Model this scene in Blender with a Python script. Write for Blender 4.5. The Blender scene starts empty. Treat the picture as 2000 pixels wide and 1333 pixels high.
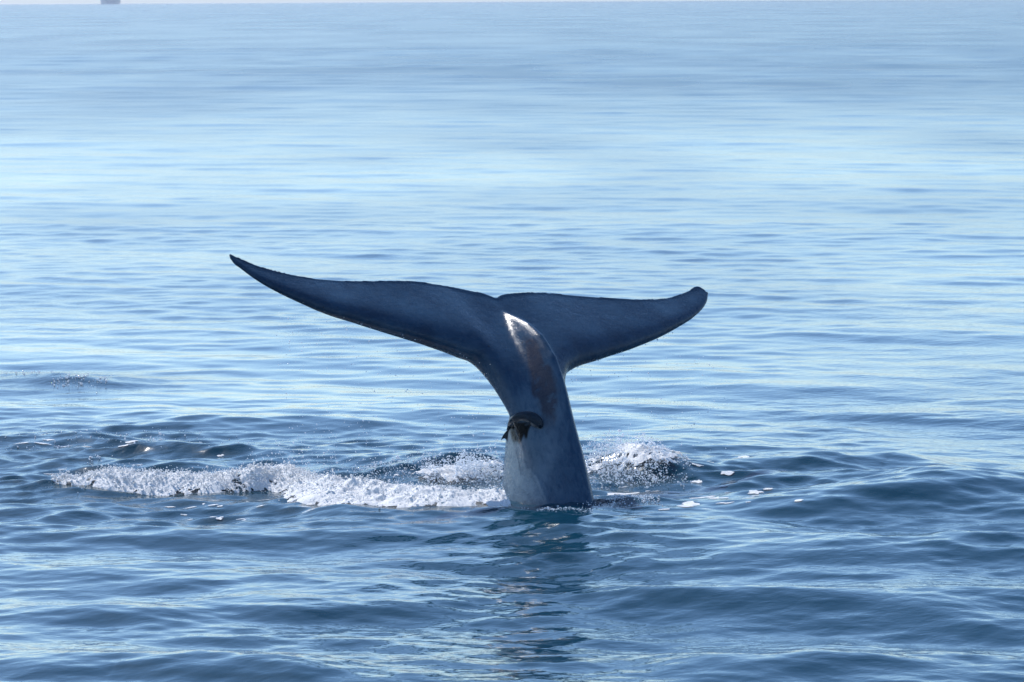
import bpy, math
import numpy as np
from mathutils import Vector, Matrix

# ------------------------------------------------------------------ camera
scene = bpy.context.scene
RNG = np.random.default_rng(7)
W0, H0, FPX = 2000.0, 1333.0, 7500.0          # the lens: 135 mm on a 36 mm frame
CAM_H = 6.5
PITCH = math.radians(5.13)
ROLL = math.radians(-0.30)
EARTH = 6.371e6

cam_data = bpy.data.cameras.new('camera')
cam = bpy.data.objects.new('camera', cam_data)
scene.collection.objects.link(cam)
cam_data.sensor_width = 36.0
cam_data.lens = 135.0
cam_data.clip_start = 0.5
cam_data.clip_end = 60000
cam_mat = (Matrix.Translation((0, 0, CAM_H)) @ Matrix.Rotation(math.pi / 2 - PITCH, 4, 'X')
           @ Matrix.Rotation(ROLL, 4, 'Z'))
cam.matrix_world = cam_mat
cam_data.dof.use_dof = True
cam_data.dof.focus_distance = 49.6
cam_data.dof.aperture_fstop = 5.6
scene.camera = cam

# ------------------------------------------------------------------ sky, sun, exposure
SUN_EL, SUN_AZ = math.radians(45), math.radians(-37)      # azimuth from +Y, negative = to the left
world = bpy.data.worlds.new('World')
scene.world = world
world.use_nodes = True
wn = world.node_tree
wn.nodes.clear()
sky = wn.nodes.new('ShaderNodeTexSky')
sky.sky_type = 'NISHITA'
sky.sun_disc = False
sky.sun_elevation = SUN_EL
sky.sun_rotation = SUN_AZ
sky.altitude = 0
sky.air_density = 1.0
sky.dust_density = 0.42
sky.ozone_density = 5.0
bg = wn.nodes.new('ShaderNodeBackground')
bg.inputs['Strength'].default_value = 0.15
wo = wn.nodes.new('ShaderNodeOutputWorld')
tint = wn.nodes.new('ShaderNodeMix')          # the cool white balance of the shot
tint.data_type = 'RGBA'; tint.blend_type = 'MULTIPLY'; tint.inputs[0].default_value = 1.0
tint.inputs[7].default_value = (0.89, 0.95, 0.99, 1)
wn.links.new(sky.outputs[0], tint.inputs[6])
wn.links.new(tint.outputs[2], bg.inputs['Color'])
wn.links.new(bg.outputs[0], wo.inputs['Surface'])

sun_data = bpy.data.lights.new('sun', 'SUN')
sun_data.energy = 4.2
sun_data.angle = math.radians(0.53)
sun_data.color = (1.0, 0.96, 0.92)
sun = bpy.data.objects.new('sun', sun_data)
scene.collection.objects.link(sun)
sun_dir = Vector((math.sin(SUN_AZ) * math.cos(SUN_EL), math.cos(SUN_AZ) * math.cos(SUN_EL), math.sin(SUN_EL)))
sun.rotation_euler = sun_dir.to_track_quat('Z', 'Y').to_euler()
sun.location = (0, 0, 80)

scene.view_settings.view_transform = 'Standard'
scene.view_settings.look = 'None'
scene.view_settings.gamma = 1.0
scene.view_settings.use_curve_mapping = False
scene.view_settings.exposure = 0.52
scene.render.engine = 'CYCLES'
scene.cycles.use_denoising = True
scene.cycles.max_bounces = 6
scene.cycles.volume_bounces = 0
scene.cycles.sample_clamp_indirect = 6.0

# ------------------------------------------------------------------ helpers
R3 = np.array(cam_mat.to_3x3())
RIGHT, UP, FWD = R3[:, 0], R3[:, 1], -R3[:, 2]
CPOS = np.array([0, 0, CAM_H])

def ray(px, py):
    return FWD + (px - W0 / 2) / FPX * RIGHT - (py - H0 / 2) / FPX * UP

def at(px, py, depth):
    return CPOS + depth * ray(px, py)

def sea(px, py, z=0.0):
    d = ray(px, py)
    return CPOS + d * ((z - CAM_H) / d[2])

def link(o, parent=None):
    scene.collection.objects.link(o)
    if parent is not None:
        o.parent = parent
    return o

def mesh_np(name, verts, faces, mat=None, smooth=True):
    me = bpy.data.meshes.new(name)
    verts = np.asarray(verts, np.float32)
    faces = np.asarray(faces, np.int32)
    n, k = faces.shape
    me.vertices.add(len(verts)); me.vertices.foreach_set('co', verts.ravel())
    me.loops.add(n * k); me.loops.foreach_set('vertex_index', faces.ravel())
    me.polygons.add(n)
    me.polygons.foreach_set('loop_start', np.arange(0, n * k, k, dtype=np.int32))
    me.polygons.foreach_set('use_smooth', np.full(n, smooth))
    me.update(calc_edges=True)
    if mat:
        me.materials.append(mat)
    return me

def attr(me, name, vals):
    a = me.attributes.new(name, 'FLOAT', 'POINT')
    a.data.foreach_set('value', np.asarray(vals, np.float32))

def hash3(ix, iy, iz):
    h = (ix.astype(np.int64) * 374761393 + iy.astype(np.int64) * 668265263 + iz.astype(np.int64) * 2147483647) & 0xffffffff
    h = ((h ^ (h >> 13)) * 1274126177) & 0xffffffff
    h = (h ^ (h >> 16)) & 0xffffffff
    return (h / 2147483648.0 - 1.0).astype(np.float32)

def vnoise(x, y, z=None, seed=0):
    """value noise in -1..1"""
    x = np.asarray(x, np.float64); y = np.asarray(y, np.float64)
    z = np.full_like(x, seed * 17.31) if z is None else np.asarray(z, np.float64) + seed * 17.31
    ix, iy, iz = np.floor(x), np.floor(y), np.floor(z)
    fx, fy, fz = x - ix, y - iy, z - iz
    sx, sy, sz = (f * f * (3 - 2 * f) for f in (fx, fy, fz))
    r = 0
    for dx in (0, 1):
        for dy in (0, 1):
            for dz in (0, 1):
                wgt = (sx if dx else 1 - sx) * (sy if dy else 1 - sy) * (sz if dz else 1 - sz)
                r = r + wgt * hash3(ix + dx, iy + dy, iz + dz)
    return r.astype(np.float32)

def fbm(x, y, z=None, seed=0, octaves=4, gain=0.5):
    r, a, f, t = 0, 1.0, 1.0, 0.0
    for o in range(octaves):
        r = r + a * vnoise(np.asarray(x) * f, np.asarray(y) * f, None if z is None else np.asarray(z) * f, seed + o * 3)
        t += a; a *= gain; f *= 2.03
    return r / t

def sstep(a, b, x):
    t = np.clip((x - a) / (b - a), 0, 1)
    return t * t * (3 - 2 * t)

class Mat:
    def __init__(self, name):
        self.m = bpy.data.materials.new(name)
        self.m.use_nodes = True
        self.t = self.m.node_tree
        self.b = self.t.nodes['Principled BSDF']
        self.out = self.t.nodes['Material Output']
    def n(self, typ, **kw):
        nd = self.t.nodes.new(typ)
        for k, v in kw.items():
            setattr(nd, k, v)
        return nd
    def l(self, a, b):
        self.t.links.new(a, b)
    def attr(self, name):
        return self.n('ShaderNodeAttribute', attribute_name=name).outputs['Fac']
    def noise(self, scale, detail=4, rough=0.55, vec=None, dist=0.0):
        nd = self.n('ShaderNodeTexNoise')
        nd.inputs['Scale'].default_value = scale
        nd.inputs['Detail'].default_value = detail
        nd.inputs['Roughness'].default_value = rough
        nd.inputs['Distortion'].default_value = dist
        if vec is not None:
            self.l(vec, nd.inputs['Vector'])
        return nd.outputs['Fac']
    def math(self, op, a, b=None, clamp=False):
        nd = self.n('ShaderNodeMath', operation=op, use_clamp=clamp)
        for i, v in enumerate((a, b)):
            if v is None: continue
            if isinstance(v, (int, float)): nd.inputs[i].default_value = v
            else: self.l(v, nd.inputs[i])
        return nd.outputs[0]
    def ramp(self, fac, lo, hi):
        nd = self.n('ShaderNodeMapRange', interpolation_type='SMOOTHSTEP')
        self.l(fac, nd.inputs[0]); nd.inputs[1].default_value = lo; nd.inputs[2].default_value = hi
        return nd.outputs[0]
    def mix(self, fac, a, b):
        nd = self.n('ShaderNodeMix', data_type='RGBA')
        if isinstance(fac, (int, float)): nd.inputs[0].default_value = fac
        else: self.l(fac, nd.inputs[0])
        for i, v in ((6, a), (7, b)):
            if isinstance(v, tuple): nd.inputs[i].default_value = (*v, 1)
            else: self.l(v, nd.inputs[i])
        return nd.outputs[2]
    def coord(self, scale=(1, 1, 1)):
        c = self.n('ShaderNodeTexCoord').outputs['Object']
        mp = self.n('ShaderNodeMapping'); mp.inputs['Scale'].default_value = scale
        self.l(c, mp.inputs[0])
        return mp.outputs[0]
    def bump(self, height, strength, dist, normal=None):
        nd = self.n('ShaderNodeBump'); nd.inputs['Strength'].default_value = strength
        nd.inputs['Distance'].default_value = dist
        self.l(height, nd.inputs['Height'])
        if normal is not None: self.l(normal, nd.inputs['Normal'])
        return nd.outputs[0]

# ------------------------------------------------------------------ sea surface
# wave trains: (wavelength range, count, rms slope, mean heading (rad from +x), spread)
TRAINS = []
def add_train(l0, l1, n, slope, head, spread, cls):
    lam = np.exp(RNG.uniform(math.log(l0), math.log(l1), n))
    th = head + RNG.normal(0, spread, n)
    k = 2 * math.pi / lam
    amp = slope * math.sqrt(2.0 / n) / k
    for i in range(n):
        TRAINS.append((k[i], math.cos(th[i]), math.sin(th[i]), amp[i], RNG.uniform(0, 6.283), cls, lam[i]))
add_train(9, 26, 12, 0.018, -1.75, 0.35, 0)
add_train(2.2, 8, 26, 0.042, -1.7, 0.6, 0)
add_train(0.9, 2.2, 30, 0.062, -1.5, 0.85, 1)
add_train(0.3, 0.9, 34, 0.075, -1.15, 0.35, 2)
add_train(0.3, 0.9, 34, 0.075, -1.95, 0.35, 2)
add_train(0.16, 0.3, 16, 0.045, -1.5, 0.7, 2)

TAIL = sea(1065, 985)[:2]

def ridge(x, y, pts, amp, wid, front=1.0, seed=0, jag=0.15):
    """a single raised wave crest along a polyline of sea positions"""
    p = np.array([sea(a, b)[:2] for a, b in pts])
    best = np.full(x.shape, 1e9, np.float32); sgn = np.zeros(x.shape, np.float32); tt = np.zeros(x.shape, np.float32)
    L = 0; seg = np.linalg.norm(np.diff(p, axis=0), axis=1); tot = seg.sum()
    for i in range(len(p) - 1):
        d = p[i + 1] - p[i]; l2 = (d ** 2).sum()
        t = np.clip(((x - p[i, 0]) * d[0] + (y - p[i, 1]) * d[1]) / l2, 0, 1)
        ex, ey = x - (p[i, 0] + t * d[0]), y - (p[i, 1] + t * d[1])
        dist = np.hypot(ex, ey)
        s = d[0] * ey - d[1] * ex
        m = dist < best
        best[m] = dist[m]; sgn[m] = s[m]; tt[m] = ((L + t * seg[i]) / tot)[m]
        L += seg[i]
    wl = np.where(sgn < 0, wid * front, wid)
    env = np.sin(np.clip(tt, 0.02, 0.98) * math.pi) ** 0.7
    return amp * env * np.exp(-(best / wl) ** 2) * (1 + jag * vnoise(x * 2, y * 2, seed=seed))

FOAM_MAIN = [(104, 948), (190, 950), (300, 955), (420, 958), (545, 950), (600, 962), (680, 980), (790, 990), (900, 992), (985, 990)]

def disturbed(x, y):
    """where the whale has churned the water: extra short chop (0..1)"""
    d = np.zeros(x.shape, np.float32)
    for px, py, rx, ry, a in ((200, 880, 3.2, 3.2, 1.0), (120, 748, 2.2, 2.2, .95), (600, 870, 2.5, 3.0, .6),
                              (800, 935, 1.8, 2.2, .9), (1230, 925, 1.6, 2.4, 1.0), (1120, 985, .9, .8, 1.0),
                              (1450, 940, 2.2, 1.8, .55), (60, 950, 1.6, 2.0, .8), (1065, 1080, 1.2, 4.0, .35), (400, 1000, 3, 1.5, .5)):
        c = sea(px, py)
        d = np.maximum(d, a * np.exp(-((x - c[0]) / rx) ** 2 - ((y - c[1]) / ry) ** 2))
    return d

def sea_height(x, y, spacing=None, full=True):
    """water height over world x, y (arrays); waves finer than the mesh are left to the roughness"""
    shp = x.shape
    x = x.ravel().astype(np.float32); y = y.ravel().astype(np.float32)
    if spacing is None: sp = np.full(x.shape, 0.03, np.float32)
    else: sp = spacing.ravel().astype(np.float32)
    h = np.zeros_like(x); dx = np.zeros_like(x); dy = np.zeros_like(x)
    lost = np.zeros_like(x)
    patch = 0.42 + 1.35 * fbm(x * 0.09 + 3, y * 0.035, seed=5, octaves=3)
    patch = np.clip(patch + 0.1, 0.12, 1.25)
    patch = patch + (0.62 - patch) * 0.65 * sstep(90, 220, y)
    patch = np.maximum(patch, 0.74 - 0.36 * sstep(46, 60, y) - 0.35 * sstep(-.2, .5, vnoise(x * .3, y * .2, seed=6)))
    near = (np.hypot(x, y) < 160)
    dist = np.zeros_like(x); dist[near] = disturbed(x[near], y[near])
    gains = (1.0 + 0.3 * dist, np.clip(0.55 + 0.6 * patch, .3, 1.4) + 0.9 * dist, patch + 1.3 * dist)
    # the churned water about the whale and towards the boat is rougher than the smooth sea beyond
    calm = 1 - 0.50 * sstep(51, 66, y + 3 * vnoise(x * .08, y * .05, seed=8)) + 1.0 * sstep(75, 330, y)
    far_swell = 1 - 0.62 * sstep(53, 75, y) + 0.5 * sstep(120, 420, y)
    gains = (gains[0] * far_swell, gains[1] * calm, gains[2] * calm)
    for k, cx, cy, a, ph, cls, lam in TRAINS:
        res = np.clip((lam / np.maximum(sp, 1e-3) - 2.2) / 2.2, 0, 1)
        g = gains[cls]
        lost += (a * k * g) ** 2 * 0.5 * (1 - res ** 2)
        m = res > 0
        if not m.any(): continue
        p = k * (cx * x[m] + cy * y[m]) + ph
        ag = a * g[m] * res[m]
        h[m] += ag * np.sin(p)
        c = ag * np.cos(p) * 0.85
        dx[m] += cx * c; dy[m] += cy * c
    if full:
        m = (np.hypot(x - TAIL[0], y - TAIL[1]) < 28)
        X, Y = x[m], y[m]
        e = np.zeros_like(X)
        # swell crests rolling away on the right, and the bands in the foreground
        e += ridge(X, Y, [(1380, 925), (1560, 918), (1740, 908), (1900, 925)], 0.17, 0.75, 0.75, 1, .1)
        e += ridge(X, Y, [(1400, 1010), (1600, 1000), (1780, 985), (1900, 960), (2080, 940)], 0.15, 1.0, 0.8, 2, .1)
        e += ridge(X, Y, [(1150, 1080), (1450, 1088), (1750, 1080), (2100, 1060)], 0.11, 0.9, 0.9, 3)
        e += ridge(X, Y, [(950, 1150), (1350, 1165), (1750, 1175), (2100, 1140)], 0.12, 1.0, 0.9, 4)
        e += ridge(X, Y, [(-60, 1175), (300, 1185), (700, 1170), (1000, 1165)], 0.13, 1.0, 0.8, 5)
        e += ridge(X, Y, [(-60, 1300), (250, 1290), (600, 1310), (900, 1320)], 0.11, 0.9, 0.8, 6)
        e += ridge(X, Y, [(1250, 1300), (1600, 1285), (2100, 1290)], 0.11, 0.9, 0.8, 7)
        e += ridge(X, Y, [(-60, 1040), (250, 1045), (600, 1040), (950, 1050)], 0.09, 0.8, 0.8, 8)
        e += ridge(X, Y, [(-80, 735), (60, 742), (170, 757), (280, 762)], 0.09, 0.7, 0.7, 9)
        e += ridge(X, Y, [(-60, 870), (150, 868), (380, 885), (520, 890)], 0.12, 0.8, 0.7, 10)
        e += ridge(X, Y, [(-40, 985), (80, 1000), (200, 1010)], 0.12, 0.7, 0.7, 11)
        # the roller that carries the foam, the bow wave at the stock
        e += ridge(X, Y, FOAM_MAIN, 0.15, 0.34, 0.6, 12, 0.4)
        e += ridge(X, Y, [(560, 985), (700, 1012), (820, 1012), (900, 1012)], 0.06, 0.6, 0.8, 13)
        e += ridge(X, Y, [(1085, 1004), (1110, 997), (1150, 988), (1220, 992), (1300, 1000)], 0.10, 0.25, 0.7, 14, 0.5)
        e += ridge(X, Y, [(700, 940), (850, 925), (985, 915)], 0.20, 0.5, 0.6, 15, 0.4)
        e += ridge(X, Y, [(1130, 925), (1220, 925), (1330, 945)], 0.18, 0.6, 0.6, 16, 0.4)
        # churned, lumpy water
        dd = dist[m]
        e += dd ** 1.5 * 0.045 * fbm(X * 2.6, Y * 1.7, seed=21, octaves=4, gain=0.55)
        h[m] += e
    h -= (x * x + y * y) / (2 * EARTH)
    return h.reshape(shp), dx.reshape(shp), dy.reshape(shp), np.sqrt(lost).reshape(shp), dist.reshape(shp)

def build_sea():
    def geo(a, b, f):
        n = max(2, int(math.ceil(math.log(b / a) / f)))
        return a * (b / a) ** (np.arange(n) / n)
    ys = np.concatenate([geo(8, 33, .012), geo(33, 36, .0017), geo(36, 62, .0012), geo(62, 110, .0022), geo(110, 500, .0033), geo(500, 16000, .01), [16000.0]])
    kd = np.arange(0, 0.175, 0.00060)
    kc = 0.175 * (1.2 / 0.175) ** (np.arange(1, 46) / 45)
    kp = np.concatenate([kd, kc]); ks = np.concatenate([-kp[:0:-1], kp])
    Y, K = np.meshgrid(ys, ks, indexing='ij')
    X = K * Y
    dk = np.gradient(ks); dyr = np.gradient(ys)
    sp = np.maximum(np.abs(dk)[None, :] * Y, dyr[:, None] * np.ones_like(K))
    h, dx, dy, lost, dist = sea_height(X, Y, sp)
    V = np.stack([X + dx, Y + dy, h], -1).reshape(-1, 3)
    nr, nc = X.shape
    i = np.arange(nr * nc).reshape(nr, nc)
    F = np.stack([i[:-1, :-1], i[:-1, 1:], i[1:, 1:], i[1:, :-1]], -1).reshape(-1, 4)

    M = Mat('sea_water')
    b = M.b
    b.inputs['IOR'].default_value = 1.333
    b.inputs['Base Color'].default_value = (0.0002, 0.027, 0.048, 1)
    al = M.attr('lost_slope')
    # roughness = sqrt(alpha), alpha^2 = 2 sigma^2
    r = M.math('SQRT', M.math('ADD', M.math('MULTIPLY', al, 0.5), 0.0003))
    M.l(r, b.inputs['Roughness'])
    def turned(ang, sc):
        c = M.n('ShaderNodeTexCoord').outputs['Object']
        mp = M.n('ShaderNodeMapping'); mp.vector_type = 'TEXTURE'
        mp.inputs['Rotation'].default_value = (0, 0, math.radians(ang)); mp.inputs['Scale'].default_value = sc
        M.l(c, mp.inputs[0]); return mp.outputs[0]
    n1 = M.noise(7.0, 2, 0.5, turned(17, (1.5, 1.0, 1.0)), 0.3)
    n2 = M.math('MULTIPLY', M.math('ADD', M.noise(15.0, 2, 0.5, turned(-24, (1.8, 1.0, 1.0))), M.noise(13.0, 2, 0.5, turned(28, (1.8, 1.0, 1.0)))), .9)
    fade = M.attr('ripple')
    hgt = M.math('MULTIPLY', M.math('ADD', M.math('MULTIPLY', n1, 0.030), M.math('MULTIPLY', n2, 0.007)), fade)
    M.l(M.bump(hgt, 0.4, 1.0), b.inputs['Normal'])
    me = mesh_np('sea', V, F, M.m)
    attr(me, 'lost_slope', lost.ravel())
    rp = np.clip(0.55 + 0.9 * fbm(X * .12, Y * .05, seed=5, octaves=3), .15, 1.1) + 0.8 * dist
    rp = rp * np.clip(1.25 - np.hypot(X, Y) / 220, 0.0, 1)
    attr(me, 'ripple', rp.ravel())
    o = link(bpy.data.objects.new('sea', me))
    o['kind'] = 'structure'
    return o
sea_obj = build_sea()

# ------------------------------------------------------------------ whale tail
# frame of the flukes: e1 across the span, e2 aft along the midline, n out of the back
e1c = np.array([.84, -.06, .54]); e1c /= np.linalg.norm(e1c)
e2c = np.array([-.37, .66, .65]); e2c -= e1c * (e1c @ e2c); e2c /= np.linalg.norm(e2c)
toW = lambda c: c[0] * RIGHT + c[1] * UP + c[2] * FWD
E1, E2 = toW(e1c), toW(e2c)
N = np.cross(E1, E2)
if N @ UP < 0: N = -N
ORG = at(1045, 740, 50.1)

def uw(px, py):
    d = ray(px, py)
    A = np.stack([E1, E2, -d], 1)
    s = np.linalg.solve(A, CPOS - ORG)
    return s[0], s[1]

def smooth_curve(pts, us):
    p = sorted(pts); x = np.array([a for a, _ in p]); y = np.array([b for _, b in p])
    m = np.zeros_like(x); dl = np.diff(y) / np.diff(x)
    m[1:-1] = (dl[:-1] + dl[1:]) / 2; m[0], m[-1] = dl[0], dl[-1]
    i = np.clip(np.searchsorted(x, us) - 1, 0, len(x) - 2)
    hh = x[i + 1] - x[i]; t = np.clip((us - x[i]) / hh, 0, 1)
    return ((2 * t**3 - 3 * t**2 + 1) * y[i] + (t**3 - 2 * t**2 + t) * hh * m[i]
            + (-2 * t**3 + 3 * t**2) * y[i + 1] + (t**3 - t**2) * hh * m[i + 1])

def build_tail():
    tip_l, tip_r = uw(445, 497), uw(1383, 575)
    te_px = [(460, 505), (490, 519), (520, 530), (560, 539.5), (600, 546), (660, 551), (740, 555), (800, 556), (850, 561),
             (900, 570), (950, 583), (962, 589), (975, 584), (1010, 580), (1070, 578), (1130, 582), (1200, 588),
             (1250, 590), (1300, 585), (1340, 572), (1366, 563)]
    le_px = [(452, 508), (470, 523), (500, 545), (540, 567), (568, 580), (640, 610), (700, 628), (760, 646), (835, 668), (910, 694),
             (948, 712)]
    le_px_r = [(1120, 719), (1173, 699), (1238, 678), (1290, 657), (1321, 641), (1363, 613), (1381, 589)]
    TE = [tip_l] + [uw(*p) for p in te_px] + [tip_r]
    LE = [tip_l] + [uw(*p) for p in le_px] + [(-.585, -.12), (-.54, -.42), (-.47, -.80), (-.36, -1.2), (0, -1.1), (.18, -.85), (.30, -.50), (.42, -.18), (.52, .06)] + [uw(*p) for p in le_px_r] + [tip_r]
    n = 150
    t = np.linspace(-1, 1, n)
    s = np.sin(t * math.pi / 2) * 0.75 + t * 0.25
    us = np.where(s < 0, -s * tip_l[0], s * tip_r[0])
    us[0] = tip_l[0] + .004; us[-1] = tip_r[0] - .004
    te, le = smooth_curve(TE, us), smooth_curve(LE, us)
    le = np.minimum(le, te - 0.01)
    a = np.abs(us) / np.where(us < 0, -tip_l[0], tip_r[0])
    T = np.interp(a, [0, .15, .4, .7, .9, 1], [.50, .44, .32, .20, .10, .04])
    m = 26
    cc = (1 - np.cos(np.linspace(0, math.pi, m))) / 2
    prof = (0.2969 * np.sqrt(cc) - .126 * cc - .3516 * cc**2 + .2843 * cc**3 - .1036 * cc**4) * 10
    V = []
    for i in range(n):
        ch = te[i] - le[i]
        half = np.maximum(T[i] / 2 * prof, 0.019 - 0.006 * a[i])
        tip = a[i]
        mid = (0.05 * (1 - tip) * np.sin(cc * math.pi) * -1 + 0.06 * cc**3 * (1 - tip * .6)
               + 0.014 * np.sin(us[i] * 3.3) * cc**2)
        wv = le[i] + ch * cc
        mid = mid + np.interp(wv, [-1.4, -.9, -.5, -.1, .2], [-.62, -.30, -.10, -.02, 0])
        up = np.stack([np.full(m, us[i]), wv, mid + half], 1)
        lo = np.stack([np.full(m, us[i]), wv, mid - half], 1)[1:-1][::-1]
        V.append(np.concatenate([up, lo]))
    k = len(V[0]); V = np.concatenate(V)
    idx = np.arange(n * k).reshape(n, k)
    F = [np.stack([idx[:-1], np.roll(idx[:-1], -1, 1), np.roll(idx[1:], -1, 1), idx[1:]], -1).reshape(-1, 4)]
    caps = []
    for row, flip in ((idx[0], True), (idx[-1], False)):
        for j in range(1, m - 1):
            q = [row[j], row[j + 1] if j + 1 < m else row[j], row[(k - j - 1) % k], row[(k - j) % k]]
            caps.append(q if not flip else q[::-1])
    Vall = [V]; Fall = F
    # the tail stock: crest line, belly line (w, h) and half width
    S = np.array([  # w_d, h_d,   w_v, h_v,   a
        [-4.60, -1.70, -2.60, -3.60, .62],
        [-3.30, -0.93, -1.74, -2.60, .54],
        [-2.09, -0.225, -0.89, -1.72, .41],
        [-1.45, 0.05, -0.46, -1.26, .335],
        [-0.90, 0.265, -0.12, -0.88, .285],
        [-0.50, 0.415, 0.06, -0.56, .25],
        [-0.12, 0.515, 0.20, -0.33, .215],
        [0.30, 0.505, 0.42, -0.20, .175],
        [0.64, 0.41, 0.68, -0.15, .14],
        [0.90, 0.285, 0.92, -0.11, .10],
        [1.18, 0.13, 1.18, -0.06, .06],
        [1.36, 0.04, 1.36, -0.02, .03]])
    ns, kr = 90, 56
    ss = np.linspace(0, len(S) - 1, ns)
    C = np.stack([smooth_curve(list(zip(range(len(S)), S[:, c])), ss) for c in range(5)], 1)
    ph = np.arange(kr) / kr * 2 * math.pi
    PV = []
    for i in range(ns):
        d = C[i, 0:2]; v = C[i, 2:4]; aw = C[i, 4]
        cn, dv = (d + v) / 2, (d - v) / 2
        c, sn = np.cos(ph), np.sin(ph)
        # narrow keel towards the crest, fuller flank below
        lat = aw * np.sign(sn) * np.abs(sn) ** 0.95 * (1 - 0.30 * np.clip(c, 0, 1) ** 2) * (1 + 0.10 * np.clip(-c, 0, 1))
        PV.append(np.stack([lat, cn[0] + dv[0] * c, cn[1] + dv[1] * c], 1))
    off = len(V)
    PV = np.concatenate(PV)
    pid = off + np.arange(ns * kr).reshape(ns, kr)
    Fall.append(np.stack([pid[:-1], np.roll(pid[:-1], -1, 1), np.roll(pid[1:], -1, 1), pid[1:]], -1).reshape(-1, 4))
    h2 = kr // 2
    for row in (pid[0], pid[-1]):
        for j in range(h2):
            caps.append([row[j], row[j + 1] if j + 1 <= h2 else row[j], row[(kr - j - 1) % kr], row[(kr - j) % kr]])
    V = np.concatenate([V, PV])
    me = bpy.data.meshes.new('raw')
    faces = [list(f) for f in np.concatenate(Fall)]
    for q in caps:
        u = list(dict.fromkeys(q))
        if len(u) >= 3: faces.append(u)
    me.from_pydata(V.tolist(), [], faces)
    import bmesh
    bm = bmesh.new(); bm.from_mesh(me)
    bmesh.ops.recalc_face_normals(bm, faces=bm.faces); bm.to_mesh(me); bm.free()
    tmp = link(bpy.data.objects.new('raw', me))
    md = tmp.modifiers.new('remesh', 'REMESH'); md.mode = 'VOXEL'; md.voxel_size = 0.0135
    dg = bpy.context.evaluated_depsgraph_get()
    me2 = bpy.data.meshes.new_from_object(tmp.evaluated_get(dg))
    bpy.data.objects.remove(tmp)
    nv = len(me2.vertices)
    co = np.empty(nv * 3, np.float32); me2.vertices.foreach_get('co', co); co = co.reshape(-1, 3).astype(np.float64)
    ed = np.empty(len(me2.edges) * 2, np.int32); me2.edges.foreach_get('vertices', ed); ed = ed.reshape(-1, 2)
    deg = np.bincount(ed.ravel(), minlength=nv).clip(1)
    def lap(p):
        o = np.empty_like(p)
        for c in range(3):
            o[:, c] = (np.bincount(ed[:, 0], p[ed[:, 1], c], nv) + np.bincount(ed[:, 1], p[ed[:, 0], c], nv)) / deg
        return o
    u, w, h = co.T
    # soften the join of stock and flukes, but keep crest and edges crisp
    base = np.array([np.interp(w, S[:, 0], S[:, 1])])[0]
    crest = np.exp(-((u / .10) ** 2)) * sstep(-.25, -.05, h - base)
    join = np.exp(-((np.abs(u) - .34) / .30) ** 2) * sstep(-1.5, -.8, w) * sstep(1.5, 1.1, w) * (1 - crest)
    join = np.clip(join * 1.2, 0, 1)[:, None]
    for it in range(6): co = co + 0.5 * (lap(co) - co)
    for it in range(420): co = co + 0.5 * join * (lap(co) - co)
    # drop what is far under water
    # skin relief: fine wrinkles along the stock, faint pits on the flukes
    me2.vertices.foreach_set('co', co.astype(np.float32).ravel()); me2.update()
    nr = np.empty(nv * 3, np.float32); me2.vertices.foreach_get('normal', nr); nr = nr.reshape(-1, 3)
    u, w, h = co.T
    stock = sstep(.25, -.5, w)
    rel = 0.010 * stock * fbm(u * 3.0 + .8 * h, w * 1.0 - h * .6, u * 0 + h * 1.3, seed=3, octaves=4)
    rel += 0.002 * fbm(u * 6, w * 6, h * 6, seed=9, octaves=3)
    # scalloped nicks on the leading edges
    co = co + nr * rel[:, None]
    me2.vertices.foreach_set('co', co.astype(np.float32).ravel())
    me2.polygons.foreach_set('use_smooth', np.ones(len(me2.polygons), bool))
    me2.update()
    # skin markings and painted flank light, placed on the body by where they sit on the flank facing the boat
    Wd = ORG + co[:, 0:1] * E1 + co[:, 1:2] * E2 + co[:, 2:3] * N
    rel3 = Wd - CPOS
    dep = rel3 @ FWD
    PX = W0 / 2 + FPX * (rel3 @ RIGHT) / dep; PY = H0 / 2 - FPX * (rel3 @ UP) / dep
    nw = nr[:, 0:1] * E1 + nr[:, 1:2] * E2 + nr[:, 2:3] * N
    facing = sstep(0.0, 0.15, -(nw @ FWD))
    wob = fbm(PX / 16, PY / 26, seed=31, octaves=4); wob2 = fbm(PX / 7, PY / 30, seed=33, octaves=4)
    onstock = sstep(-.02, .10, h - 0.12 + np.clip(-w, 0, 9) * 2)
    # brown sloughing patch on the upper keel
    cx = np.interp(PY, [650, 720, 790, 850], [1030, 1052, 1072, 1080]); hw = np.interp(PY, [650, 665, 720, 760, 800, 850], [4, 12, 20, 22, 14, 6])
    brown = sstep(7, -5, np.abs(PX - cx) - hw + wob * 16) * sstep(652, 668, PY) * sstep(850, 800, PY + wob2 * 20) * facing * onstock
    # pale bloom, with light caught by the flank painted in: left flank low down and a tongue up beside the patch
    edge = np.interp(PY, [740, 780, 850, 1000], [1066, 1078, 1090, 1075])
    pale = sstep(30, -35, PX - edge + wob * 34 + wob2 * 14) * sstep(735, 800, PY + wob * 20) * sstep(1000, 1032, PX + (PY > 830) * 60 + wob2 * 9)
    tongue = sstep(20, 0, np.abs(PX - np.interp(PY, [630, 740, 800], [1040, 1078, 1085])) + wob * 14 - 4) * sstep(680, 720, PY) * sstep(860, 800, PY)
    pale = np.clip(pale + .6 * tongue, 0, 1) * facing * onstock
    # dark ragged streaks painted under the clinging fish
    dark_streak = sstep(8, 0, np.abs(PX - 1012 + (PY - 850) * .15) - np.interp(PY, [828, 845, 860, 872], [18, 14, 7, 1]) + wob2 * 5 + 2)
    dark_streak2 = sstep(4, 0, np.abs(PX - 1027) - np.interp(PY, [830, 845, 858], [8, 3, 1]) + wob2 * 2)
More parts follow.
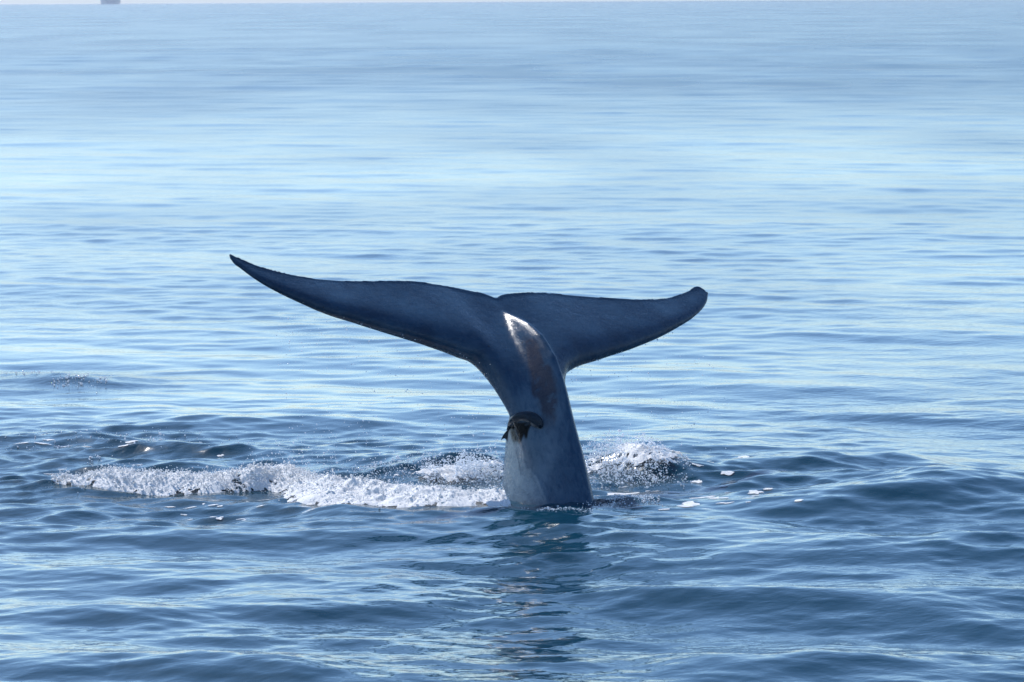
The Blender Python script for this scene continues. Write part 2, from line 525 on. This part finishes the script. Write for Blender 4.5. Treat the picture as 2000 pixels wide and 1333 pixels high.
    dark_streak = np.maximum(dark_streak * sstep(872, 862, PY + wob * 8), dark_streak2 * sstep(862, 852, PY)) * sstep(822, 828, PY) * facing
    attr(me2, 'brown', brown); attr(me2, 'pale', pale); attr(me2, 'dark_streak', dark_streak); attr(me2, 'stock', stock)

    M = Mat('whale_skin')
    b = M.b
    co_ = M.coord()
    st = M.coord((5.0, 1.0, 2.0))
    n1 = M.noise(1.7, 6, 0.6, co_); n2 = M.noise(9, 6, 0.65, co_, 0.3); n3 = M.noise(6, 5, .6, st, .2); n4 = M.noise(60, 3, .6, co_)
    c = M.mix(M.ramp(n1, .35, .68), (0.008, 0.027, 0.058), (0.018, 0.049, 0.092))
    c = M.mix(M.math('MULTIPLY', M.ramp(n2, .48, .72), .35), c, (0.024, 0.052, 0.088))
    c = M.mix(M.math('MULTIPLY', M.ramp(n4, .62, .78), .25), c, (0.04, 0.075, 0.115))
    # long fine streaks and scratches across the flukes
    fl = M.coord((0.9, 7.0, 3.0))
    n6 = M.noise(5, 6, .7, fl, .35)
    c = M.mix(M.math('MULTIPLY', M.ramp(n6, .50, .66), .4), c, (0.026, 0.066, 0.120))
    c = M.mix(M.math('MULTIPLY', M.ramp(n6, .46, .34), .45), c, (0.005, 0.018, 0.042))
    n7 = M.noise(16, 2, .5, co_)
    c = M.mix(M.math('MULTIPLY', M.ramp(n7, .735, .76), .8), c, (0.002, 0.004, 0.008))
    # grey stock, streaked along its length
    sk = M.mix(M.ramp(n3, .35, .65), (0.020, 0.052, 0.098), (0.040, 0.082, 0.135))
    c = M.mix(M.math('MULTIPLY', M.attr('stock'), .8), c, sk)
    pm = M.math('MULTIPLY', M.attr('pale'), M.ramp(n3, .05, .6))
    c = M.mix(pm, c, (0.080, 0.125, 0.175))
    bmask = M.math('MULTIPLY', M.attr('brown'), M.ramp(n2, .25, .5))
    c = M.mix(M.math('MULTIPLY', bmask, .85), c, (0.032, 0.030, 0.042))
    c = M.mix(M.attr('dark_streak'), c, (0.002, 0.004, 0.006))
    M.l(c, b.inputs['Base Color'])
    rr = M.math('ADD', M.math('MULTIPLY', M.ramp(n2, .3, .7), .14), .19)
    M.l(rr, b.inputs['Roughness'])
    b.inputs['IOR'].default_value = 1.42
    nw_ = M.noise(34, 3, .6, co_)
    M.l(M.math('MULTIPLY', M.ramp(nw_, .50, .60), .35), b.inputs['Coat Weight'])     # beads and films of water
    M.l(M.math('SUBTRACT', .17, M.math('MULTIPLY', M.attr('dark_streak'), .14)), b.inputs['Specular IOR Level'])
    b.inputs['Coat Roughness'].default_value = 0.12
    b.inputs['Coat IOR'].default_value = 1.33
    hgt = M.math('ADD', M.math('MULTIPLY', n2, .006), M.math('ADD', M.math('MULTIPLY', n4, .0034), M.math('ADD', M.math('MULTIPLY', n3, .004), M.math('MULTIPLY', n6, .0022))))
    nb = M.bump(hgt, 0.8, 1.0)
    M.l(nb, b.inputs['Normal']); M.l(nb, b.inputs['Coat Normal'])
    me2.materials.clear(); me2.materials.append(M.m)
    me2.name = 'whale_tail'
    o = link(bpy.data.objects.new('whale_tail', me2))
    mw = Matrix.Identity(4)
    for c_, v in enumerate((E1, E2, N)):
        for r_ in range(3): mw[r_][c_] = v[r_]
    for r_ in range(3): mw[r_][3] = ORG[r_]
    if mw.to_3x3().determinant() < 0:      # keep the frame right-handed
        for r_ in range(3): mw[r_][0] = -mw[r_][0]
        co[:, 0] *= -1
        me2.vertices.foreach_set('co', co.astype(np.float32).ravel())
        me2.flip_normals()
    o.matrix_world = mw
    o['label'] = 'blue-grey whale tail with wide flukes raised out of the sea'
    o['category'] = 'whale'
    return o
tail = build_tail()
bpy.context.view_layer.update()

def on_tail(px, py):
    """point where the line of sight meets the tail, or None"""
    inv = tail.matrix_world.inverted()
    a = inv @ Vector(CPOS); d = (inv.to_3x3() @ Vector(ray(px, py))).normalized()
    ok, loc, nrm, _ = tail.ray_cast(a, d)
    return np.array(tail.matrix_world @ loc) if ok else None

# ------------------------------------------------------------------ clinging fish
def build_remora():
    spine = [(1056.5, 837, 2.5), (1054, 831, 8.5), (1047, 822.5, 12), (1036.5, 816, 11.5), (1025, 813.5, 9.5), (1014, 814.5, 8.5),
             (1005, 820, 8.5), (998.5, 828, 7), (994.5, 835, 4.2), (991.5, 841, 2.8)]
    sp = np.array(spine)
    s = np.linspace(0, len(sp) - 1, 46)
    P = np.stack([smooth_curve(list(zip(range(len(sp)), sp[:, c])), s) for c in range(3)], 1)
    # distance of the flank along the fish
    base = []
    for px, py, _ in P:
        qx = max(px, 999)
        h = on_tail(qx, py)
        while h is None:
            qx += 2; h = on_tail(qx, py)
        base.append((h - CPOS) @ FWD)
    base = np.convolve(np.pad(np.array(base), 4, mode='edge'), np.ones(9) / 9, 'valid')
    pxm = 49.6 / FPX
    C, HH = [], []
    for (px, py, hh), d in zip(P, base):
        half_w = 0.62 * hh * pxm
        C.append(at(px, py, d - half_w * 0.75)); HH.append(hh * pxm)
    C = np.array(C); T = np.gradient(C, axis=0); T /= np.linalg.norm(T, axis=1)[:, None]
    k = 18; ph = np.arange(k) / k * 2 * math.pi
    V, back = [], []
    for c, t, hh in zip(C, T, HH):
        out = -FWD - t * (-FWD @ t); out /= np.linalg.norm(out)
        side = np.cross(out, t); side /= np.linalg.norm(side)
        if side @ UP < 0 and abs(side @ UP) > .3: side = -side
        for a in ph:
            V.append(c + side * hh * math.cos(a) + out * hh * .62 * math.sin(a)); back.append(math.cos(a))
    n = len(C)
    F = []
    for i in range(n - 1):
        for j in range(k):
            F.append([i * k + j, i * k + (j + 1) % k, (i + 1) * k + (j + 1) % k, (i + 1) * k + j])
    F.append(list(range(k))); F.append(list(range((n - 1) * k, n * k)))
    def plate(pts, th, d):
        b = len(V)
        for sgn in (-1, 1):
            for (px, py) in pts:
                V.append(at(px, py, d + sgn * th)); back.append(1.0)
        m = len(pts)
        F.append(list(range(b, b + m))); F.append(list(range(b + m, b + 2 * m))[::-1])
        for j in range(m):
            F.append([b + j, b + (j + 1) % m, b + m + (j + 1) % m, b + m + j])
    dt = (C[-1] - CPOS) @ FWD - .10
    plate([(993.5, 838), (986.5, 845), (981.5, 852.5), (978, 860.5), (982, 857.5), (985.5, 856.6), (988.5, 859), (991, 863), (992.3, 852), (993.8, 843)], .006, dt)
    dm = (C[24] - CPOS) @ FWD
    plate([(1018, 807.5), (1026, 804.2), (1036, 804.0), (1044, 806.5), (1040, 811), (1022, 811)], .008, dm)      # suction disc on the crown
    plate([(1008, 813), (1001, 816), (996.5, 821), (994, 827), (999, 825), (1006, 818)], .006, (C[30] - CPOS) @ FWD)   # back fin
    dh = (C[14] - CPOS) @ FWD
    plate([(1037, 824), (1030, 826), (1023, 831), (1028, 832), (1035, 830)], .005, dh - .06)                          # breast fin
    me = bpy.data.meshes.new('remora')
    me.from_pydata([tuple(v) for v in V], [], F)
    import bmesh
    bm = bmesh.new(); bm.from_mesh(me); bmesh.ops.recalc_face_normals(bm, faces=bm.faces); bm.to_mesh(me); bm.free()
    for i, p in enumerate(me.polygons): p.use_smooth = i < (n - 1) * k
    M = Mat('remora_skin')
    co = M.coord((1, 1, 1))
    nz = M.noise(26, 5, .6, co)
    bk = M.attr('back')
    c = M.mix(M.ramp(nz, .35, .7), (0.004, 0.011, 0.021), (0.010, 0.024, 0.042))
    belly = M.math('MULTIPLY', M.ramp(bk, -.52, -.82), M.ramp(nz, .3, .6))
    c = M.mix(M.math('MULTIPLY', belly, .45), c, (0.22, 0.25, 0.27))
    M.l(c, M.b.inputs['Base Color']); M.b.inputs['Roughness'].default_value = .35; M.b.inputs['Specular IOR Level'].default_value = .14
    M.b.inputs['Coat Weight'].default_value = .05; M.b.inputs['Coat Roughness'].default_value = .06
    M.l(M.bump(nz, .6, .006), M.b.inputs['Normal'])
    me.materials.append(M.m)
    attr(me, 'back', back)
    o = link(bpy.data.objects.new('remora', me))
    o['label'] = 'small dark fish clinging to the side of the whale tail stock'
    o['category'] = 'fish'
    # eye
    import bmesh
    bm = bmesh.new(); bmesh.ops.create_uvsphere(bm, u_segments=10, v_segments=8, radius=.009)
    em = bpy.data.meshes.new('eye'); bm.to_mesh(em); bm.free()
    for p in em.polygons: p.use_smooth = True
    E = Mat('fish_eye'); E.b.inputs['Base Color'].default_value = (.01, .01, .012, 1); E.b.inputs['Roughness'].default_value = .05
    em.materials.append(E.m)
    eo = link(bpy.data.objects.new('eye', em), o)
    eo.location = Vector(C[5] - FWD * (HH[5] * .60) + UP * .01)
    return o
build_remora()

# ------------------------------------------------------------------ foam and spray
def sea_at(x, y):
    x = np.asarray(x, np.float64); y = np.asarray(y, np.float64)
    h, dx, dy, _, _ = sea_height(x, y, np.full(x.shape, 0.06))
    h, _, _, _, _ = sea_height(x - dx, y - dy, np.full(x.shape, 0.06))
    return h

def foam_material(name, trans, base):
    M = Mat(name)
    b = M.b
    b.inputs['Base Color'].default_value = (*base, 1)
    b.inputs['Roughness'].default_value = .32
    b.inputs['IOR'].default_value = 1.33
    tr = M.n('ShaderNodeBsdfTranslucent'); tr.inputs['Color'].default_value = (*base, 1)
    mx = M.n('ShaderNodeMixShader'); mx.inputs[0].default_value = trans
    M.l(b.outputs[0], mx.inputs[1]); M.l(tr.outputs[0], mx.inputs[2]); M.l(mx.outputs[0], M.out.inputs['Surface'])
    return M
FOAM = foam_material('foam', .28, (.95, .96, .97))
nz = FOAM.noise(42, 6, .75, FOAM.coord())
FOAM.l(FOAM.bump(nz, .8, .025), FOAM.b.inputs['Normal'])
DROP = foam_material('water_drops', .55, (.86, .90, .95))
DROP.b.inputs['Roughness'].default_value = .08

PHI = (1 + 5 ** .5) / 2
ICO = np.array([(-1, PHI, 0), (1, PHI, 0), (-1, -PHI, 0), (1, -PHI, 0), (0, -1, PHI), (0, 1, PHI), (0, -1, -PHI), (0, 1, -PHI),
                (PHI, 0, -1), (PHI, 0, 1), (-PHI, 0, -1), (-PHI, 0, 1)]) / math.sqrt(1 + PHI ** 2)
ICOF = np.array([(0, 11, 5), (0, 5, 1), (0, 1, 7), (0, 7, 10), (0, 10, 11), (1, 5, 9), (5, 11, 4), (11, 10, 2), (10, 7, 6), (7, 1, 8),
                 (3, 9, 4), (3, 4, 2), (3, 2, 6), (3, 6, 8), (3, 8, 9), (4, 9, 5), (2, 4, 11), (6, 2, 10), (8, 6, 7), (9, 8, 1)])

def blobs(name, pos, rad, mat, rough=.25):
    n = len(pos)
    jit = 1 + RNG.uniform(-rough, rough, (n, 12, 1))
    st = RNG.uniform(.75, 1.3, (n, 1, 3))
    V = pos[:, None, :] + ICO[None] * jit * st * rad[:, None, None]
    F = ICOF[None] + (np.arange(n) * 12)[:, None, None]
    o = link(bpy.data.objects.new(name, mesh_np(name, V.reshape(-1, 3), F.reshape(-1, 3), mat)))
    o['kind'] = 'stuff'
    return o

def along(pts, t):
    p = np.array([sea(a, b)[:2] for a, b in pts])
    seg = np.r_[0, np.cumsum(np.linalg.norm(np.diff(p, axis=0), axis=1))]; seg /= seg[-1]
    x, y = np.interp(t, seg, p[:, 0]), np.interp(t, seg, p[:, 1])
    e = .004
    tx = np.interp(t + e, seg, p[:, 0]) - np.interp(t - e, seg, p[:, 0]); ty = np.interp(t + e, seg, p[:, 1]) - np.interp(t - e, seg, p[:, 1])
    L = np.hypot(tx, ty) + 1e-9
    return x, y, -ty / L, tx / L

def build_foam():
    # the breaking roller: a lumpy ridge of foam, and the boils beside the stock
    KT = [0, .03, .12, .3, .42, .52, .6, .7, .85, 1]
    def top(t, dn):
        H = np.interp(t, KT, [.03, .08, .12, .09, .08, .07, .11, .18, .15, .15])
        return H * np.clip(1 - dn ** 2, 0, 1) ** .8
    def width(t):
        return np.interp(t, KT, [.12, .26, .36, .38, .38, .40, .62, .85, .78, .70])
    def sheet(pts, top, width, nt, nd, ragged, seed):
        t, d = np.meshgrid(np.linspace(0, 1, nt), np.linspace(-1, 1, nd), indexing='ij')
        x, y, nx, ny = along(pts, t)
        wd = width(t) * (1 + .25 * fbm(x * 2.2, y * 2.2, seed=seed - 1, octaves=3))
        X, Y = x + nx * d * wd, y + ny * d * wd
        lump = fbm(X * 5, Y * 5, seed=seed, octaves=5, gain=.6)
        tp = top(t, d)
        Z = sea_at(X, Y) - .005 - .05 * np.abs(d) ** 4 + tp * (.55 + .75 * (lump + .45)) + .018 * fbm(X * 16, Y * 16, seed=seed + 2, octaves=3)
        keep = tp / tp.max() + .75 * lump + .45 * fbm(X * 14, Y * 14, seed=seed + 3, octaves=2) > ragged
        idx = np.arange(nt * nd).reshape(nt, nd)
        F = np.stack([idx[:-1, :-1], idx[1:, :-1], idx[1:, 1:], idx[:-1, 1:]], -1).reshape(-1, 4)
        F = F[keep.ravel()[F].all(1)]
        used = np.unique(F); remap = np.full(nt * nd, -1); remap[used] = np.arange(len(used))
        V = np.stack([X, Y, Z], -1).reshape(-1, 3)[used]
        o = link(bpy.data.objects.new('breaking_foam', mesh_np('breaking_foam', V, remap[F], FOAM.m)))
        o['kind'] = 'stuff'
    sheet(FOAM_MAIN, top, width, 620, 80, .08, 41)
    hump = lambda h: (lambda t, d: h * np.sin(np.clip(t, .03, .97) * math.pi) ** .7 * np.clip(1 - d ** 2, 0, 1) ** .7)
    sheet([(1120, 934), (1200, 928), (1265, 930), (1335, 942)], hump(.10), lambda t: .55 + 0 * t, 160, 60, .62, 71)
    sheet([(800, 950), (880, 938), (940, 930), (1010, 928)], hump(.12), lambda t: .50 + 0 * t, 160, 60, .66, 81)
    # ... covered with bubbles and clots thrown up from it
    n = 16000
    tt = RNG.uniform(0, 1, n); dn = RNG.normal(0, .5, n).clip(-1.25, 1.25)
    x, y, nx, ny = along(FOAM_MAIN, tt); w = width(tt)
    X, Y = x + nx * dn * w, y + ny * dn * w
    lump = fbm(X * 5, Y * 5, seed=41, octaves=5, gain=.6)
    dens = np.clip(.9 + 1.5 * lump, 0, 1)
    k = RNG.uniform(0, 1, n) < dens * np.where(np.abs(dn) > .9, .35, 1)
    X, Y, tt, dn, lump = X[k], Y[k], tt[k], dn[k], lump[k]
    Z = sea_at(X, Y) + top(tt, dn) * (.55 + .75 * (lump + .45)) * RNG.uniform(.6, 1.08, len(X)) + RNG.exponential(.018, len(X)) + .008
    blobs('foam_bubbles', np.stack([X, Y, Z], 1), RNG.lognormal(math.log(.0044), .6, len(X)).clip(.002, .02), FOAM.m)

    # spray thrown up on both sides of the stock
    P, Rr = [], []
    def burst(px0, px1, py, depth, hmax, n, r=.0075, seed=50, skew=1.0):
        a = RNG.uniform(0, 1, n)
        c0, c1 = sea(px0, py), sea(px1, py)
        X = c0[0] + (c1[0] - c0[0]) * a; Y = c0[1] + RNG.normal(0, depth, n)
        cl = fbm(X * 4.5, Y * 2, seed=seed, octaves=4, gain=.6)
        k = RNG.uniform(0, 1, n) < np.clip(.55 + 1.7 * cl, .06, 1) * np.sin(np.clip(a, .01, .99) * math.pi) ** .6 * 1.15
        X, Y, a, cl = X[k], Y[k], a[k], cl[k]
        env = np.sin(np.clip(a ** skew, .03, .97) * math.pi) ** .6
        Z = sea_at(X, Y) + hmax * env * (.45 + 1.5 * (cl + .15)).clip(.08, 1.4) * RNG.beta(1.1, 1.9, len(X))
        P.append(np.stack([X, Y, Z], 1)); Rr.append(RNG.lognormal(math.log(r), .45, len(X)).clip(.003, .024))
    burst(1110, 1350, 938, .50, .36, 8000, .0062, 50, .6)
    burst(1120, 1300, 925, .30, .30, 2500, .0056, 51, .5)
    burst(820, 1000, 940, .35, .40, 6500, .0062, 52, 1.4)
    burst(690, 930, 935, .35, .26, 2600, .0056, 53, 1.0)
    burst(1120, 1300, 990, .20, .07, 900, .0060, 54, .7)
    burst(975, 1165, 1006, .07, .03, 500, .0038, 61); burst(960, 1010, 1000, .08, .06, 300, .0045, 62)
    burst(95, 420, 945, .35, .20, 1200, .0050, 55)
    burst(420, 800, 945, .5, .45, 1100, .0050, 56)
    burst(100, 215, 757, .35, .06, 260, .008, 57); burst(0, 130, 742, .3, .05, 120, .007, 58)
    burst(0, 470, 868, .6, .07, 700, .0065, 59); burst(170, 200, 910, .1, .05, 60, .007, 60)
    blobs('water_spray', np.concatenate(P), np.concatenate(Rr), DROP.m, .12)

    # drops raining off the flukes
    P, Rr = [], []
    for n, x0, x1, y0, y1 in ((620, 540, 990, 640, 900), (120, 540, 720, 580, 680), (330, 1105, 1420, 690, 880), (160, 480, 900, 860, 940), (40, 1480, 1800, 960, 1010)):
        px, py = RNG.uniform(x0, x1, n), RNG.uniform(y0, y1, n)
        for a, b in zip(px, py):
            e = 668 - (835 - a) * .28 if a < 990 else 735 - (a - 1105) * .42
            if b < e + 6: continue
            u_, _ = uw(a, 650)
            dd = 50.1 + u_ * e1c[2] + RNG.normal(0, .5)
            p = at(a, b, dd)
            if p[2] > .05:
                P.append(p); Rr.append(min(.010, RNG.lognormal(math.log(.0048), .35)))
    for poly, n in (([(568, 582), (700, 630), (835, 670), (910, 696), (952, 718)], 22), ([(1113, 724), (1173, 701), (1238, 680), (1290, 659), (1321, 643)], 120)):
        poly = np.array(poly)
        for a in RNG.uniform(poly[0, 0], poly[-1, 0], n):
            b = np.interp(a, poly[:, 0], poly[:, 1]) + RNG.exponential(5) - 1
            u_, w_ = uw(a, b)
            P.append(at(a, b, 50.1 + u_ * e1c[2] + w_ * e2c[2] - .03)); Rr.append(min(.010, RNG.lognormal(math.log(.0038), .4)))
    blobs('falling_drops', np.array(P), np.array(Rr), DROP.m, .08)

    # flat shreds of foam left lying on the water
    V, F = [], []
    def shred(px, py, lx, ly):
        c = sea(px, py); m = 14; b = len(V)
        ph = np.arange(m) / m * 2 * math.pi
        r = 1 + .45 * RNG.normal(0, 1, m) * .6
        r = np.clip(r, .35, 1.7)
        xs, ys = c[0] + lx * r * np.cos(ph), c[1] + ly * r * np.sin(ph)
        zs = sea_at(np.r_[xs, c[0]], np.r_[ys, c[1]]) + .007
        for q in zip(np.r_[xs, c[0]], np.r_[ys, c[1]], zs): V.append(q)
        for j in range(m): F.append((b + j, b + (j + 1) % m, b + m))
    for px, py, lx, ly in ((1440, 918, .12, .10), (1455, 912, .08, .1), (1382, 928, .08, .08), (1530, 940, .06, .1),
                           (1287, 964, .13, .09), (1225, 969, .14, .12), (1200, 968, .1, .06), (1350, 993, .12, .14), (1340, 999, .10, .08), (1375, 978, .17, .05), (1400, 984, .12, .10),
                           (1175, 972, .10, .06), (1475, 978, .08, .08), (1500, 975, .06, .05), (1420, 945, .09, .05), (1360, 950, .06, .06), (1560, 1003, .05, .05)):
        shred(px, py, lx, ly)
    for _ in range(16):
        shred(RNG.uniform(0, 460), RNG.choice([RNG.normal(868, 8), RNG.normal(885, 10), RNG.uniform(900, 930)]), RNG.uniform(.04, .15), RNG.uniform(.012, .035))
    for _ in range(22):
        shred(RNG.uniform(330, 620), RNG.uniform(975, 1012), RNG.uniform(.02, .09), RNG.uniform(.01, .03))
    for _ in range(26):
        shred(RNG.uniform(1150, 1480), RNG.uniform(935, 1005), RNG.uniform(.02, .09), RNG.uniform(.01, .03))
    o = link(bpy.data.objects.new('foam_shreds', mesh_np('foam_shreds', np.array(V), np.array(F), FOAM.m)))
    o['kind'] = 'stuff'
build_foam()

# ------------------------------------------------------------------ far ship
def build_ship():
    D = 6800.0
    root = link(bpy.data.objects.new('cargo_ship', None))
    root.location = ((222 - 1000) / FPX * D, D, -D * D / (2 * EARTH))
    root.rotation_euler = (0, 0, math.radians(4))
    root['label'] = 'hazy blue-grey cargo ship seen end-on at the far horizon'
    root['category'] = 'ship'
    def pmat(name, c):
        M = Mat(name); nzz = M.noise(.15, 4, .6, M.coord())
        M.l(M.mix(nzz, tuple(v * .8 for v in c), c), M.b.inputs['Base Color']); M.b.inputs['Roughness'].default_value = .5
        return M.m
    hullm, housem, boxm = pmat('hull_paint', (.20, .30, .42)), pmat('house_paint', (.45, .47, .50)), pmat('container_paint', (.22, .30, .40))
    def part(name, V, F, m, parent=root):
        me = bpy.data.meshes.new(name); me.from_pydata(V, [], F); me.materials.append(m)
        return link(bpy.data.objects.new(name, me), parent)
    def box(x0, x1, y0, y1, z0, z1):
        return ([(x, y, z) for z in (z0, z1) for y in (y0, y1) for x in (x0, x1)],
                [(0, 2, 3, 1), (4, 5, 7, 6), (0, 1, 5, 4), (1, 3, 7, 5), (3, 2, 6, 7), (2, 0, 4, 6)])
    # hull lofted from stern (far) to bow (towards the boat)
    V, F = [], []
    secs = [(-105, .3, 13), (-98, 6, 12.5), (-85, 12, 11.5), (-65, 15.5, 11), (0, 16, 11), (80, 16, 11), (100, 14, 11), (108, 12.5, 11)]
    for y, hb, z in secs:
        V += [(-hb, y, z), (-hb * .93, y, 2), (-hb * .75, y, -4), (hb * .75, y, -4), (hb * .93, y, 2), (hb, y, z)]
    for i in range(len(secs) - 1):
        for j in range(6):
            F.append((i * 6 + j, i * 6 + (j + 1) % 6, (i + 1) * 6 + (j + 1) % 6, (i + 1) * 6 + j))
    F += [(0, 1, 2, 3, 4, 5), tuple(range(len(V) - 1, len(V) - 7, -1))]
    part('hull', V, F, hullm)
    h = part('deckhouse', *box(-15, 15, 62, 78, 11.05, 34), housem)
    part('bridge_wing', *box(-16.2, 16.2, 60.5, 66, 34.05, 37), housem, h)
    part('funnel', *box(-3, 3, 84, 92, 11.05, 39), hullm)
    part('mast', *box(-.4, .4, 68, 69, 37.05, 48), housem)
    for i in range(5):
        y = -70 + i * 25
        part('container_stack', *box(-15, 15, y, y + 22, 11.05, 11 + (15 if i else 10)), boxm)
build_ship()

# ------------------------------------------------------------------ haze
def build_haze():
    x0, x1, y0, y1, z0, z1 = -20500, 20500, -400, 16800, -60, 60
    V = [(x, y, z) for z in (z0, z1) for y in (y0, y1) for x in (x0, x1)]
    F = [(0, 2, 3, 1), (4, 5, 7, 6), (0, 1, 5, 4), (1, 3, 7, 5), (3, 2, 6, 7), (2, 0, 4, 6)]
    me = bpy.data.meshes.new('haze'); me.from_pydata(V, [], F)
    m = bpy.data.materials.new('haze_air'); m.use_nodes = True
    t = m.node_tree; t.nodes.clear()
    out = t.nodes.new('ShaderNodeOutputMaterial'); v = t.nodes.new('ShaderNodeVolumePrincipled')
    v.inputs['Color'].default_value = (.58, .65, .76, 1)
    v.inputs['Density'].default_value = 1.0e-4
    v.inputs['Anisotropy'].default_value = .3
    t.links.new(v.outputs[0], out.inputs['Volume'])
    me.materials.append(m)
    o = link(bpy.data.objects.new('haze', me)); o['kind'] = 'stuff'
build_haze()
